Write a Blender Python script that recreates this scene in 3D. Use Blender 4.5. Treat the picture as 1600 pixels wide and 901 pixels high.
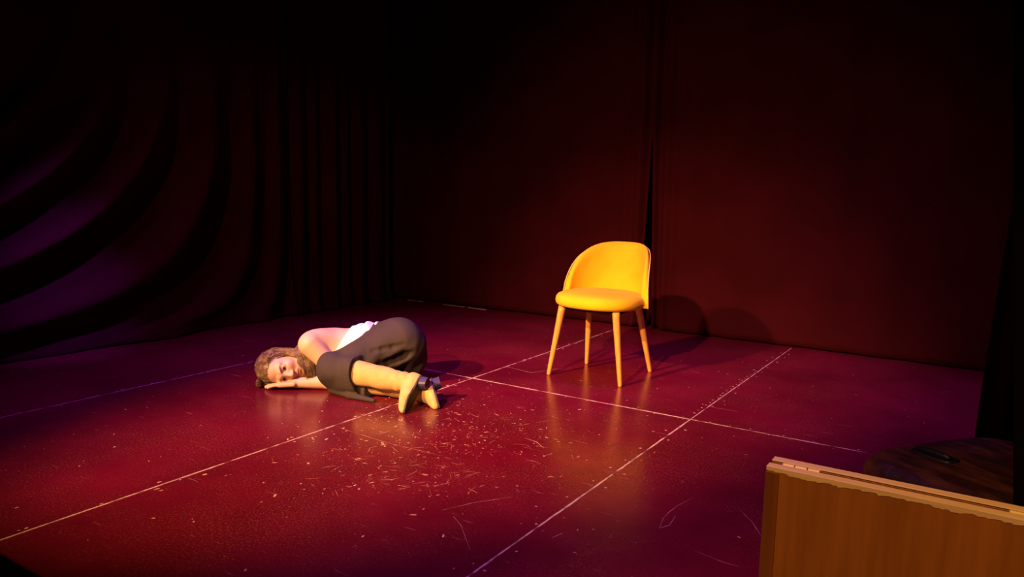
import bpy, bmesh, math, random
import numpy as np
from mathutils import Matrix, Vector

random.seed(7); rng = np.random.default_rng(7)
for o in list(bpy.data.objects): bpy.data.objects.remove(o)
scene = bpy.context.scene
COL = scene.collection

# ---------------------------------------------------------------- camera
CH = 1.07                                   # camera height above the stage floor
F, PITCH, ROLL, YAW = 1188.765, 0.13628267, 0.01919708, 0.57393514
def ray(px, py):
    x = (px-800)/F; y = -(py-450.5)/F
    c, s = math.cos(ROLL), math.sin(ROLL); x, y = c*x-s*y, s*x+c*y
    q = (x, math.cos(PITCH)+y*math.sin(PITCH), -math.sin(PITCH)+y*math.cos(PITCH))
    c, s = math.cos(YAW), math.sin(YAW)
    return np.array([c*q[0]-s*q[1], s*q[0]+c*q[1], q[2]])
CAM = np.array([0, 0, CH])
def atz(px, py, z=0.0): d = ray(px, py); return CAM+d*((z-CH)/d[2])
def atx(px, py, x): d = ray(px, py); return CAM+d*(x/d[0])
def aty(px, py, y): d = ray(px, py); return CAM+d*(y/d[1])
r0 = ray(800, 450.5); rx = ray(800+F, 450.5)-r0; ry = ray(800, 450.5-F)-r0
cd = bpy.data.cameras.new('camera'); cam = bpy.data.objects.new('camera', cd); COL.objects.link(cam)
cam.matrix_world = Matrix(((rx[0], ry[0], -r0[0], 0), (rx[1], ry[1], -r0[1], 0), (rx[2], ry[2], -r0[2], CH), (0, 0, 0, 1)))
cd.sensor_width = 36; cd.lens = F*36/1600; cd.clip_start = 0.02
scene.camera = cam
ZOOM = None
if ZOOM:
    zx, zy, zf = ZOOM
    cd.lens *= zf; cd.shift_x = (zx-800)/1600*zf; cd.shift_y = -(zy-450.5)/1600*zf

# ---------------------------------------------------------------- light
w = bpy.data.worlds.new('world'); scene.world = w; w.use_nodes = True
w.node_tree.nodes['Background'].inputs[0].default_value = (0.25, 0.1, 0.3, 1)
w.node_tree.nodes['Background'].inputs[1].default_value = 0.0
vs = scene.view_settings
vs.view_transform = 'Standard'; vs.look = 'None'; vs.gamma = 1; vs.use_curve_mapping = False
vs.exposure = 0.0
def spot(name, loc, target, color, power, angle, blend, radius):
    l = bpy.data.lights.new(name, 'SPOT'); l.color = color; l.energy = power
    l.spot_size = math.radians(angle); l.spot_blend = blend; l.shadow_soft_size = radius
    o = bpy.data.objects.new(name, l); COL.objects.link(o); o.location = loc
    o.rotation_euler = (Vector(target)-Vector(loc)).to_track_quat('-Z', 'Y').to_euler()
    return o
# Stage lanterns on the overhead bars and the front-of-house bar, all above or behind the picture:
# two amber fronts give the chair its two shadows, the violet bar gives the magenta floor and curtain folds.
AMBER = (1.0, 0.58, 0.22); VIOLET = (0.40, 0.03, 1.0)
spot('amber_front_left_offscreen', (-3.4, -2.13, 3.5), (-2.2, 2.75, 0.0), AMBER, 3500, 29, 1.0, 0.06)
spot('amber_front_centre_offscreen', (-1.2, -2.69, 3.5), (-1.85, 3.65, 0.35), AMBER, 3000, 27, 1.0, 0.06)
spot('amber_fill_left_offscreen', (-3.55, -2.0, 3.5), (-2.0, 5.0, 0.3), (1.0, .48, .15), 620, 39, 1.0, 0.06)
spot('amber_fill_right_offscreen', (-0.8, -2.6, 3.4), (-4.6, 4.6, 0.3), (1.0, .48, .15), 300, 24, 1.0, 0.06)
spot('amber_front_right_offscreen', (-0.8, -0.5, 3.4), (-0.05, 1.4, 0.3), (1.0, .50, .16), 370, 40, 1.0, 0.06)
spot('violet_back_right_offscreen', (-0.8, 4.25, 4.6), (-0.8, 4.1, 0.0), VIOLET, 620, 46, 1.0, 0.15)
spot('violet_back_left_offscreen', (-2.9, 4.1, 4.6), (-2.9, 3.8, 0.0), VIOLET, 420, 46, 1.0, 0.15)
spot('violet_top_left_offscreen', (-3.3, 1.5, 4.3), (-3.2, 2.7, 0.1), VIOLET, 480, 52, 1.0, 0.15)
spot('violet_top_right_offscreen', (-1.3, 1.6, 4.4), (-0.95, 1.8, 0.0), VIOLET, 420, 32, 1.0, 0.15)
spot('violet_side_left_offscreen', (-2.4, 1.7, 3.8), (-4.8, 2.35, 0.2), (.22, .05, 1.0), 1000, 14, 1.0, 0.10)

# ---------------------------------------------------------------- helpers
def link(o): COL.objects.link(o); return o
def tag(o, label=None, cat=None, group=None, kind=None):
    if label: o['label'] = label
    if cat: o['category'] = cat
    if group: o['group'] = group
    if kind: o['kind'] = kind
    return o
def empty(name, loc=(0, 0, 0), rz=0):
    o = link(bpy.data.objects.new(name, None)); o.location = loc; o.rotation_euler = (0, 0, rz)
    o.empty_display_size = .1
    return o
def mobj(name, verts, faces, mat, parent=None, smooth=False):
    me = bpy.data.meshes.new(name)
    me.from_pydata([tuple(map(float, v)) for v in verts], [], [tuple(map(int, f)) for f in faces])
    if mat: me.materials.append(mat)
    if smooth: me.polygons.foreach_set('use_smooth', [True]*len(me.polygons))
    me.update()
    o = link(bpy.data.objects.new(name, me)); o.parent = parent
    return o
def bobj(name, bm, mat, parent=None, smooth=False):
    me = bpy.data.meshes.new(name); bm.to_mesh(me); bm.free()
    if mat: me.materials.append(mat)
    if smooth: me.polygons.foreach_set('use_smooth', [True]*len(me.polygons))
    o = link(bpy.data.objects.new(name, me)); o.parent = parent
    return o
def box_bm(x0, x1, y0, y1, z0, z1, bevel=0.0, seg=1, bm=None):
    b = bmesh.new()
    bmesh.ops.create_cube(b, size=1)
    bmesh.ops.scale(b, vec=(x1-x0, y1-y0, z1-z0), verts=b.verts)
    bmesh.ops.translate(b, vec=((x0+x1)/2, (y0+y1)/2, (z0+z1)/2), verts=b.verts)
    if bevel: bmesh.ops.bevel(b, geom=list(b.edges), offset=bevel, segments=seg, affect='EDGES', profile=.5)
    return b
def tube(pts, radii, sides=8, cap=True):
    pts = [np.asarray(p, float) for p in pts]; V = []; Fc = []
    n = len(pts); prev = None
    for i, p in enumerate(pts):
        t = pts[min(i+1, n-1)]-pts[max(i-1, 0)]; t = t/(np.linalg.norm(t)+1e-9)
        if prev is None:
            a = np.cross(t, (0, 0, 1.0))
            if np.linalg.norm(a) < .1: a = np.cross(t, (0, 1.0, 0))
        else: a = prev-t*np.dot(prev, t)
        a = a/(np.linalg.norm(a)+1e-9); b = np.cross(t, a); prev = a
        r = radii[i] if hasattr(radii, '__len__') else radii
        for k in range(sides):
            an = 2*math.pi*k/sides; V.append(p+r*(math.cos(an)*a+math.sin(an)*b))
    for i in range(n-1):
        for k in range(sides):
            k2 = (k+1) % sides; Fc.append((i*sides+k, i*sides+k2, (i+1)*sides+k2, (i+1)*sides+k))
    if cap:
        Fc.append(tuple(range(sides-1, -1, -1))); Fc.append(tuple((n-1)*sides+k for k in range(sides)))
    return V, Fc
def grid_faces(nu, nv, wrap_u=False):
    f = []
    for i in range(nu if wrap_u else nu-1):
        for j in range(nv-1):
            i2 = (i+1) % nu
            f.append((i*nv+j, i2*nv+j, i2*nv+j+1, i*nv+j+1))
    return f

# ---- materials
def mat(name, base=(.5, .5, .5), rough=.6, spec=.5, sheen=0.0, sheen_tint=None, metal=0.0, noise=None, bump=None, coords='Object', sss=0.0):
    """noise=(scale, colour2, low, high [,stretch]); bump=(scale, strength, distance)"""
    m = bpy.data.materials.new(name); m.use_nodes = True
    nt = m.node_tree; N = nt.nodes; L = nt.links; b = N['Principled BSDF']
    b.inputs['Base Color'].default_value = (*base, 1); b.inputs['Roughness'].default_value = rough
    b.inputs['Specular IOR Level'].default_value = spec; b.inputs['Metallic'].default_value = metal
    if sheen:
        b.inputs['Sheen Weight'].default_value = sheen; b.inputs['Sheen Roughness'].default_value = .4
        if sheen_tint: b.inputs['Sheen Tint'].default_value = (*sheen_tint, 1)
    if sss:
        b.inputs['Subsurface Weight'].default_value = sss; b.inputs['Subsurface Radius'].default_value = (.012, .005, .003)
        b.inputs['Subsurface Scale'].default_value = 1.0
    tc = N.new('ShaderNodeTexCoord')
    if noise:
        mp = N.new('ShaderNodeMapping'); L.new(tc.outputs[coords], mp.inputs[0])
        if len(noise) > 4: mp.inputs['Scale'].default_value = noise[4]
        n = N.new('ShaderNodeTexNoise'); n.inputs['Scale'].default_value = noise[0]; n.inputs['Detail'].default_value = 6
        L.new(mp.outputs[0], n.inputs['Vector'])
        r = N.new('ShaderNodeValToRGB'); r.color_ramp.elements[0].position = noise[2]; r.color_ramp.elements[1].position = noise[3]
        r.color_ramp.elements[0].color = (*base, 1); r.color_ramp.elements[1].color = (*noise[1], 1)
        L.new(n.outputs['Fac'], r.inputs[0]); L.new(r.outputs[0], b.inputs['Base Color'])
    if bump:
        n = N.new('ShaderNodeTexNoise'); n.inputs['Scale'].default_value = bump[0]; n.inputs['Detail'].default_value = 5
        L.new(tc.outputs[coords], n.inputs['Vector'])
        bp = N.new('ShaderNodeBump'); bp.inputs['Strength'].default_value = bump[1]; bp.inputs['Distance'].default_value = bump[2]
        L.new(n.outputs['Fac'], bp.inputs['Height']); L.new(bp.outputs[0], b.inputs['Normal'])
    return m

def floor_material():
    m = bpy.data.materials.new('painted_floor'); m.use_nodes = True
    nt = m.node_tree; N = nt.nodes; L = nt.links; b = N['Principled BSDF']
    g = N.new('ShaderNodeNewGeometry'); pos = g.outputs['Position']
    def noise(scale, detail=4, rough=.6):
        n = N.new('ShaderNodeTexNoise'); n.inputs['Scale'].default_value = scale; n.inputs['Detail'].default_value = detail
        n.inputs['Roughness'].default_value = rough; L.new(pos, n.inputs['Vector']); return n.outputs['Fac']
    def ramp(fac, p0, p1, c0=(0, 0, 0), c1=(1, 1, 1)):
        r = N.new('ShaderNodeValToRGB'); r.color_ramp.elements[0].position = p0; r.color_ramp.elements[1].position = p1
        r.color_ramp.elements[0].color = (*c0, 1); r.color_ramp.elements[1].color = (*c1, 1); L.new(fac, r.inputs[0]); return r.outputs[0]
    def mix(fac, a, c):
        x = N.new('ShaderNodeMix'); x.data_type = 'RGBA'; L.new(fac, x.inputs['Factor'])
        for s, v in ((x.inputs['A'], a), (x.inputs['B'], c)):
            if isinstance(v, tuple): s.default_value = (*v, 1)
            else: L.new(v, s)
        return x.outputs['Result']
    def math_(op, a, c):
        x = N.new('ShaderNodeMath'); x.operation = op
        for s, v in ((x.inputs[0], a), (x.inputs[1], c)):
            if isinstance(v, (int, float)): s.default_value = v
            else: L.new(v, s)
        return x.outputs[0]
    base = mix(ramp(noise(1.6, 5), .35, .7), (0.098, 0.0022, 0.011), (0.165, 0.0035, 0.020))
    # worn fine scuffing, brownish
    scuff = math_('MULTIPLY', ramp(noise(130, 6, .75), .52, .68), ramp(noise(2.3, 3), .35, .65))
    scuff = math_('MULTIPLY', scuff, .5)
    base = mix(scuff, base, (0.42, 0.15, 0.055))
    # thin scratches: stretched noise in two directions
    for rot, sc in ((.5, 9), (1.7, 7), (2.6, 11)):
        mp = N.new('ShaderNodeMapping'); mp.inputs['Rotation'].default_value = (0, 0, rot); mp.inputs['Scale'].default_value = (.09, 1, 1)
        L.new(pos, mp.inputs[0])
        wv = N.new('ShaderNodeTexNoise'); wv.inputs['Scale'].default_value = sc*7; wv.inputs['Detail'].default_value = 2
        L.new(mp.outputs[0], wv.inputs['Vector'])
        s = math_('MULTIPLY', ramp(wv.outputs['Fac'], .70, .74), ramp(noise(3.1+rot, 3), .5, .62))
        base = mix(math_('MULTIPLY', s, .55), base, (0.34, 0.13, 0.09))
    L.new(base, b.inputs['Base Color'])
    rg = N.new('ShaderNodeMapRange'); rg.inputs['To Min'].default_value = .13; rg.inputs['To Max'].default_value = .36
    L.new(noise(9, 6, .7), rg.inputs['Value']); L.new(rg.outputs[0], b.inputs['Roughness'])
    b.inputs['Specular IOR Level'].default_value = .45
    bp = N.new('ShaderNodeBump'); bp.inputs['Strength'].default_value = .06; bp.inputs['Distance'].default_value = .001
    L.new(noise(55, 5), bp.inputs['Height']); L.new(bp.outputs[0], b.inputs['Normal'])
    return m

M_FLOOR = floor_material()
M_SEAM = mat('bare_seam_wood', (.62, .40, .30), .7, noise=(14, (.16, .03, .03), .48, .62), coords='Object')
M_FLECK = mat('chipped_paint', (.60, .34, .22), .7, noise=(20, (.36, .14, .09), .4, .6))
M_BLACK = mat('black_paint', (.006, .005, .006), .85, .1)
M_DRAPE = mat('black_stage_cloth', (.048, .0035, .008), .95, .02, noise=(3, (.036, .0028, .006), .3, .7), bump=(180, .15, .002))
M_VELVET = mat('mustard_velvet', (.82, .43, .012), .85, .12, sheen=.15, sheen_tint=(1, .8, .35), noise=(7, (.74, .36, .009), .35, .7), bump=(260, .08, .001))
M_PIPING = mat('cream_piping', (.80, .52, .22), .7)
M_LEG = mat('oiled_beech', (.72, .32, .075), .45, .4, noise=(10, (.56, .22, .045), .35, .65, (9, 9, .7)))
M_PLY = mat('stained_plywood', (.36, .13, .022), .5, .35, noise=(5, (.24, .075, .012), .35, .68, (7, 7, .5)), bump=(60, .06, .001))
M_PLYEDGE = mat('raw_board_edge', (.74, .52, .30), .7, noise=(9, (.62, .40, .20), .35, .65, (1, 30, 30)))
M_BAND = mat('dark_veneer_strip', (.22, .07, .012), .5, .35, noise=(6, (.15, .045, .008), .35, .68, (7, 7, .5)))
M_BRASS = mat('brass', (.80, .60, .22), .6, metal=.5)
M_LEATHER = mat('dark_brown_leather', (.028, .008, .005), .48, .5, noise=(6, (.13, .036, .014), .45, .7, (1, 3, 1)), bump=(9, .7, .02))
M_TRIM = mat('black_trim', (.008, .006, .006), .5, .4)
M_METAL = mat('dull_metal', (.35, .27, .22), .4, metal=1.0)
M_TAPE = mat('white_tape', (.62, .5, .45), .6)

def structure(name, bm, m): return tag(bobj(name, bm, m), kind='structure')

# ---------------------------------------------------------------- floor: boards, seams, chips
floor = structure('floor', box_bm(-6.2, 3.2, -4.2, 6.4, -.12, -.012), M_BLACK)
floor['label'] = 'dark red painted stage floor laid with large square-edged boards'
S = CH
XS = [-4.605*S-1.25, -4.605*S, -3.43*S, -2.252*S, -1.08*S, .09*S, .09*S+1.253, .09*S+2.506]
YD = 3.122*S
board_cache = {}
def board(x0, x1, y0, y1):
    g = .0015
    key = (round(x1-x0, 3), round(y1-y0, 3))
    if key not in board_cache:
        b = box_bm(-(x1-x0)/2+g, (x1-x0)/2-g, -(y1-y0)/2+g, (y1-y0)/2-g, -.0125, 0, .0012)
        o = bobj('floor_board', b, M_FLOOR, floor); board_cache[key] = o.data
    else:
        o = link(bpy.data.objects.new('floor_board', board_cache[key])); o.parent = floor
    o.location = ((x0+x1)/2, (y0+y1)/2, 0)
for i in range(len(XS)-1):
    ys = [YD-7.5, YD-5, YD-2.5, YD, YD+2.5] if i > 1 else [YD-7.5, YD-4.6, YD-2.1, 6.0]
    for a, b in zip(ys, ys[1:]): board(XS[i], XS[i+1], a, b)
def seam(x0, y0, x1, y1, wd):
    """filler strip along a joint, ragged on both sides"""
    L = math.hypot(x1-x0, y1-y0); n = max(2, int(L/.03)); dx, dy = (x1-x0)/L, (y1-y0)/L
    V = []; Fc = []
    for i in range(n+1):
        t = i/n*L; px, py = x0+dx*t, y0+dy*t
        a = wd*(.5+.35*random.random()**3); b = wd*(.5+.35*random.random()**3)
        V += [(px-dy*a, py+dx*a, .0002), (px-dy*a*.7, py+dx*a*.7, .0010), (px+dy*b*.7, py-dx*b*.7, .0010), (px+dy*b, py-dx*b, .0002)]
    for i in range(n):
        for k in range(3): Fc.append((i*4+k+1, i*4+k, i*4+4+k, i*4+5+k))
    return mobj('seam_filler', V, Fc, M_SEAM, floor)
xa, xb, xc = XS[3], XS[4], XS[2]
seam(xa, .6, xa, YD, .0062); seam(xa, YD, xa, 5.15, .0055)
seam(xb, .9, xb, YD, .0062); seam(xb, YD, xb, 5.3, .0045)
seam(xc, 1.4, xc, 3.2, .0038)
seam(XS[2]+.3, YD, xa, YD, .0042); seam(xa, YD, xb, YD, .0058); seam(xb, YD, XS[5]-.5, YD, .0036)

def flecks():
    V = []; Fc = []
    def fl(x, y, r, el=1.0, an=None, h=.0007):
        an = random.random()*math.pi if an is None else an
        n = random.randint(5, 7); s = len(V); c, sn = math.cos(an), math.sin(an)
        for k in range(n):
            t = 2*math.pi*k/n; q = r*(.7+.5*random.random())
            a, b = q*math.cos(t)*el, q*math.sin(t); V.append((x+c*a-sn*b, y+sn*a+c*b, .00025))
        V.append((x, y, h))
        for k in range(n): Fc.append((s+k, s+(k+1) % n, s+n))
    # screw fillings along the joints
    for y in np.arange(1.5, 5.25, .15):
        for sd in (-1, 1):
            if random.random() < .8: fl(xb+sd*random.uniform(.015, .04), y+random.uniform(-.03, .03), random.uniform(.003, .008))
    for y in np.arange(3.45, 4.5, .055): fl(xb-random.uniform(.008, .022), y, random.uniform(.004, .007))
    for y in np.arange(.9, 5.0, .19):
        for sd in (-1, 1):
            if random.random() < .7: fl(xa+sd*random.uniform(.01, .04), y+random.uniform(-.05, .05), random.uniform(.003, .007), random.uniform(1, 2.2), 1.57)
    for x in np.arange(xa, xb, .12): fl(x, YD+random.choice((-1, 1))*random.uniform(.008, .02), random.uniform(.002, .006))
    for x in np.arange(xb, -.4, .09): fl(x, YD+random.choice((-1, 1))*random.uniform(.008, .03), random.uniform(.002, .006))
    for y in np.arange(1.6, 3.1, .16): fl(xc+random.uniform(-.03, .03), y, random.uniform(.003, .008), random.uniform(1, 2))
    # chips of the paint
    for k in range(1500):
        x = random.uniform(-4.7, 0); y = random.uniform(1.0, 5.2)
        fl(x, y, .0006+.0035*random.random()**7, random.uniform(1, 2.5))
    c0 = atz(670, 680)
    for k in range(1500):
        x = random.gauss(c0[0], .34); y = random.gauss(c0[1], .36)
        if x < -4.7 or x > 0: continue
        fl(x, y, .0006+.0042*random.random()**7, random.uniform(1, 3.5))
    return mobj('paint_chips', V, Fc, M_FLECK, floor)
tag(flecks(), kind='stuff')
def scratches():
    V = []; Fc = []
    def line(pts, wd):
        s = len(V); n = len(pts)
        for i, p in enumerate(pts):
            q = pts[min(i+1, n-1)]; o_ = pts[max(i-1, 0)]; dx, dy = q[0]-o_[0], q[1]-o_[1]; l = math.hypot(dx, dy)+1e-9
            ww = wd*(.3+.7*math.sin(math.pi*(i+.5)/n))*random.uniform(.6, 1.2)
            V.extend([(p[0]-dy/l*ww, p[1]+dx/l*ww, .0003), (p[0]+dy/l*ww, p[1]-dx/l*ww, .0003)])
        for i in range(n-1): Fc.append((s+2*i+1, s+2*i+3, s+2*i+2, s+2*i))
    def pix(poly, wd):
        P = [atz(*p) for p in poly]; out = []
        for a, b in zip(P, P[1:]):
            for t in np.linspace(0, 1, 8, endpoint=False): out.append(a+(b-a)*t)
        line(out+[P[-1]], wd)
    pix([(690, 797), (740, 785), (800, 776)], .0009); pix([(1030, 825), (1036, 810), (1046, 799), (1060, 789), (1085, 776)], .0009)
    pix([(1085, 860), (1130, 878), (1155, 885)], .0009); pix([(1155, 795), (1175, 815), (1190, 838)], .0009)
    pix([(790, 572), (830, 582), (880, 575)], .0018); pix([(735, 860), (720, 820), (708, 806)], .0005)
    pix([(1030, 825), (1046, 820), (1056, 805)], .001); pix([(530, 668), (600, 690), (690, 712)], .0010)
    pix([(862, 840), (880, 832)], .001); pix([(820, 684), (838, 690), (850, 700)], .0016)
    for k in range(150):
        c0 = atz(random.gauss(690, 110), random.uniform(648, 770)); a = random.uniform(0, 6.28); l = random.uniform(.01, .09); bnd = random.uniform(-.6, .6)
        pts = []; x, y = c0[0], c0[1]
        for i in range(6): pts.append((x, y)); x += math.cos(a)*l/6; y += math.sin(a)*l/6; a += bnd/6
        line(pts, random.uniform(.0004, .0011))
    return mobj('scratch_marks', V, Fc, M_FLECK, floor)
tag(scratches(), kind='stuff')

# ---------------------------------------------------------------- room shell
XL, YB = -4.47*S, 4.985*S
wb = structure('wall_back', box_bm(-6.2, 3.2, YB+.45, YB+.6, -.01, 5.0), M_BLACK)
wl = structure('wall_left', box_bm(-6.2, XL-.45, -4.2, YB+.45, -.01, 5.0), M_BLACK)
wr = structure('wall_right', box_bm(3.05, 3.2, -4.2, YB+.45, -.01, 5.0), M_BLACK)
ce = structure('ceiling', box_bm(-6.2, 3.2, -4.2, YB+.6, 5.0, 5.1), M_BLACK)

# ---------------------------------------------------------------- drapes
def drape(name, P, label, mt=M_DRAPE, group=None):
    """P: array (nu, nv, 3) of front points -> cloth sheet with thickness"""
    nu, nv, _ = P.shape
    o = mobj(name, P.reshape(-1, 3), grid_faces(nu, nv), mt, None, True)
    md = o.modifiers.new('thickness', 'SOLIDIFY'); md.thickness = .004; md.offset = 0
    return tag(o, label, 'curtain', group)
def pleat(s, seed=0.0):
    return (.55*np.sin(2*np.pi*s/.19+1.3*np.sin(s*4.1+seed))+.3*np.sin(2*np.pi*s/.33+seed*2+.8*np.sin(s*2.7))+.15*np.sin(2*np.pi*s/.097+seed))
def left_curtain(y0, y1, label, nu):
    Y = np.linspace(y0, y1, nu); Z = np.concatenate([np.linspace(.004, 1.6, 70), np.linspace(1.65, 4.7, 30)])
    P = np.zeros((nu, len(Z), 3)); sg = np.linspace(-6, 8, 3000)
    a = np.where(sg < 3.68, (3.68-sg)*1.9, 0)
    a = np.where(sg > 3.40, .532*np.exp(-(sg-3.40)/.16)*1.0, a)
    for j, z in enumerate(Z):
        disp = a*max(1/max(z+.03, .10)-1/2.4, 0)*1.15
        yy = sg-disp
        s = np.interp(Y, yy, sg)
        swept = 1/(1+np.exp((s-3.75)/.12))
        fold = .058*pleat(s, .4)*(1-swept)-.11*(np.cos(2*np.pi*(s-3.47)/.25)+.22*np.cos(4*np.pi*(s-3.47)/.25))*swept*min(1, max(0, (1.9-z)/.7))
        hem = .05*math.exp(-z/.08)*np.sin(Y*9)
        P[:, j, 0] = XL+.06-fold*(.55+.45*min(1, z/.5))+hem*.3+.05*math.exp(-z/.12)
        P[:, j, 1] = Y; P[:, j, 2] = z
    return drape('stage_curtain', P, label)
left_curtain(.9, 4.10, 'black side curtain with broad folds swept down towards its lower corner', 240)
left_curtain(4.105, 5.22, 'black side curtain hanging in tight vertical pleats at the back corner', 150)
def back_curtain(x0, x1, label, seed, edge):
    nu = 160; X = np.linspace(x0, x1, nu); Z = np.concatenate([np.linspace(.012, 1.6, 40), np.linspace(1.7, 4.7, 20)])
    P = np.zeros((nu, len(Z), 3))
    for j, z in enumerate(Z):
        fold = .010*pleat(X*.55, seed)+.006*np.sin(X*3.1+seed+z*.2)
        lean = 0*X
        if edge:                                  # the meeting edge hangs in a few deep folds
            e = np.exp(-np.abs(X-edge[0])/.10)
            fold = fold+.055*e*np.sin(2*np.pi*(X-edge[0])/.11+1.0)
            lean = -edge[1]*(-.012+.045*max(0, 1.5-z))*np.exp(-np.abs(X-edge[0])/.09)
        P[:, j, 0] = X+lean; P[:, j, 1] = YB-fold; P[:, j, 2] = z
    return drape('stage_curtain', P, label)
XG = -2.235
back_curtain(-4.86, XG-.012, 'flat black back curtain between the pleated corner and the centre gap', .3, (XG, 1))
back_curtain(XG+.02, .35, 'wide flat black back curtain behind the chair and its shadows', 1.9, (XG, -1))
# black border filling the slit at the centre, hung a little behind
sl = np.zeros((10, 12, 3))
for i, x in enumerate(np.linspace(XG-.35, XG+.35, 10)):
    for j, z in enumerate(np.linspace(.01, 4.7, 12)): sl[i, j] = (x, YB+.2+.02*math.sin(i*1.7), z)
M_DEEP = mat('matt_black_velvet', (.004, .003, .004), 1.0, .02)
drape('backing_drape', sl, 'black drape seen through the slit between the back curtains')
# right-hand leg
Z = np.linspace(.008, 4.6, 60); U = np.linspace(0, 1, 70); P = np.zeros((70, 60, 3))
for j, z in enumerate(Z):
    xl = -.035+.055*min(z, 1.4)-.012*math.sin(z*2)
    for i, u in enumerate(U):
        P[i, j] = (xl+u*.9, 3.80+.04*math.sin(u*44+.6)*min(1, u*9)+.02*math.sin(u*17)+.05*u-.04*(1-u)**6, z)
drape('wing_curtain', P, 'dark wing curtain with a violet-lit leading edge behind the leather case')
# near masking drape
P = np.zeros((40, 30, 3))
for j, z in enumerate(np.linspace(.008, 4.2, 30)):
    xl = aty(1583, 400, 1.95)[0]+(.941-z)*.091
    for i, u in enumerate(np.linspace(0, 1, 40)): P[i, j] = (max(xl, -.09)+u*.8, 1.95+.015*math.sin(u*30)*min(1, u*8), z)
drape('masking_drape', P, 'matt black masking drape standing close behind the folded wooden board', M_DEEP)

# white tape strips on the floor at the back corner
for k, (a, b) in enumerate((((641, 467.5), (653, 469)), ((655, 469.5), (664, 470.8)), ((694, 475), (728, 479.2)), ((732, 480), (763, 483)))):
    p, q = atz(*a), atz(*b)
    y = YB-.055
    o = bobj('floor_tape', box_bm(p[0], q[0], y-.008, y+.008, .0, .0016, .0005), M_TAPE)
    tag(o, ['short strip of white tape in the back corner, next to the side curtain', 'tiny strip of white tape, second from the side curtain',
            'long strip of white tape under the back curtain, third from the side curtain', 'white tape strip under the back curtain, farthest from the corner'][k], 'tape', 'white tape strips under the back curtain')

# ---------------------------------------------------------------- chair
CX, CY = -1.885, 3.86
chair = tag(empty('accent_chair', (CX, CY, 0), math.radians(0)), 'mustard yellow velvet chair with curved back and splayed wooden legs', 'chair')
def se(t, a, b, n):                              # superellipse point
    c, s = math.cos(t), math.sin(t)
    return (a*math.copysign(abs(c)**(2/n), c), b*math.copysign(abs(s)**(2/n), s))
SW, SD = .250, .245
prof = [(0, .395), (.55, .395), (.82, .396), (.93, .401), (.985, .413), (1.0, .430), (.985, .448), (.95, .460), (.88, .469), (.75, .475), (.5, .479), (.25, .480), (0, .480)]
V = []; nt_ = 64
for r, z in prof:
    for k in range(nt_):
        x, y = se(2*math.pi*k/nt_, SW*max(r, .001), SD*max(r, .001), 2.35)
        crown = .006*(1-r*r) if z > .45 else 0
        V.append((x, y-.012, z+crown-.004*(y/SD)))
Fc = []
for i in range(len(prof)-1):
    for k in range(nt_):
        k2 = (k+1) % nt_; Fc.append((i*nt_+k, i*nt_+k2, (i+1)*nt_+k2, (i+1)*nt_+k))
mobj('seat', V, Fc, M_VELVET, chair, True)
# backrest shell
def back_pt(phi, h, off):
    """phi: angle about the back (0 = rear centre), h: 0 bottom..1 rim, off: offset outwards"""
    a, b = .258, .245
    ztop = 0.405+.338*max(0, 1-abs(phi/PM)**3.0)**.42
    z = .405+(ztop-.405)*h
    lean = (z-.405)*.25*math.cos(phi)**.8
    flare = 1-.13*((z-.405)/.34)*abs(math.sin(phi))
    x = (a+off)*math.sin(phi)*flare*1.0; y = (b+off)*math.cos(phi)+lean-.020
    return np.array([x, y, z])
PM = math.radians(82); NB = 56; NH = 18
rings = []; V = []; Fc = []
# cross-section loop: inner face up, over the rim, outer face down
for i in range(NB+1):
    phi = -PM+2*PM*i/NB
    loop = []
    hs = [j/NH for j in range(NH+1)]
    T = .016
    for h in hs:
        th = T*(1-.75*max(0, (h-.86)/.14)**2)*(1-.5*max(0, (.05-h)/.05))
        pad = .012*math.sin(math.pi*min(1, h))**.7
        loop.append(back_pt(phi, h, -th-pad*.6))
    for h in reversed(hs):
        th = T*(1-.75*max(0, (h-.86)/.14)**2)*(1-.5*max(0, (.05-h)/.05))
        loop.append(back_pt(phi, h, th*.8))
    rings.append(loop)
ln = len(rings[0])
for l in rings: V += l
for i in range(NB):
    for k in range(ln):
        k2 = (k+1) % ln; Fc.append((i*ln+k, (i+1)*ln+k, (i+1)*ln+k2, i*ln+k2))
Fc.append(tuple(range(ln))); Fc.append(tuple(NB*ln+k for k in reversed(range(ln))))
br = mobj('backrest', V, Fc, M_VELVET, chair, True)
pp = [back_pt(-PM+2*PM*i/90, .965, .0165) for i in range(91)]
V, Fc = tube(pp, .0028, 6); mobj('piping', V, Fc, M_PIPING, br, True)
# frame under the seat, legs
fr = bobj('seat_frame', box_bm(-.17, .17, -.17, .16, .378, .397, .008, 2), M_TRIM, chair)
for (tx, ty, bx_, by_) in ((-.165, -.165, -.226, -.195), (.165, -.165, .216, -.188), (.155, .15, .215, .225), (-.155, .15, -.175, .175)):
    top = np.array([tx, ty, .397]); bot = np.array([bx_, by_, 0])
    V, Fc = tube([bot, bot+(top-bot)*.02, bot+(top-bot)*.5, bot+(top-bot)*.93, top], [.0105, .0118, .0165, .0205, .0205], 16)
    lg = mobj('leg', V, Fc, M_LEG, chair, True)

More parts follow.
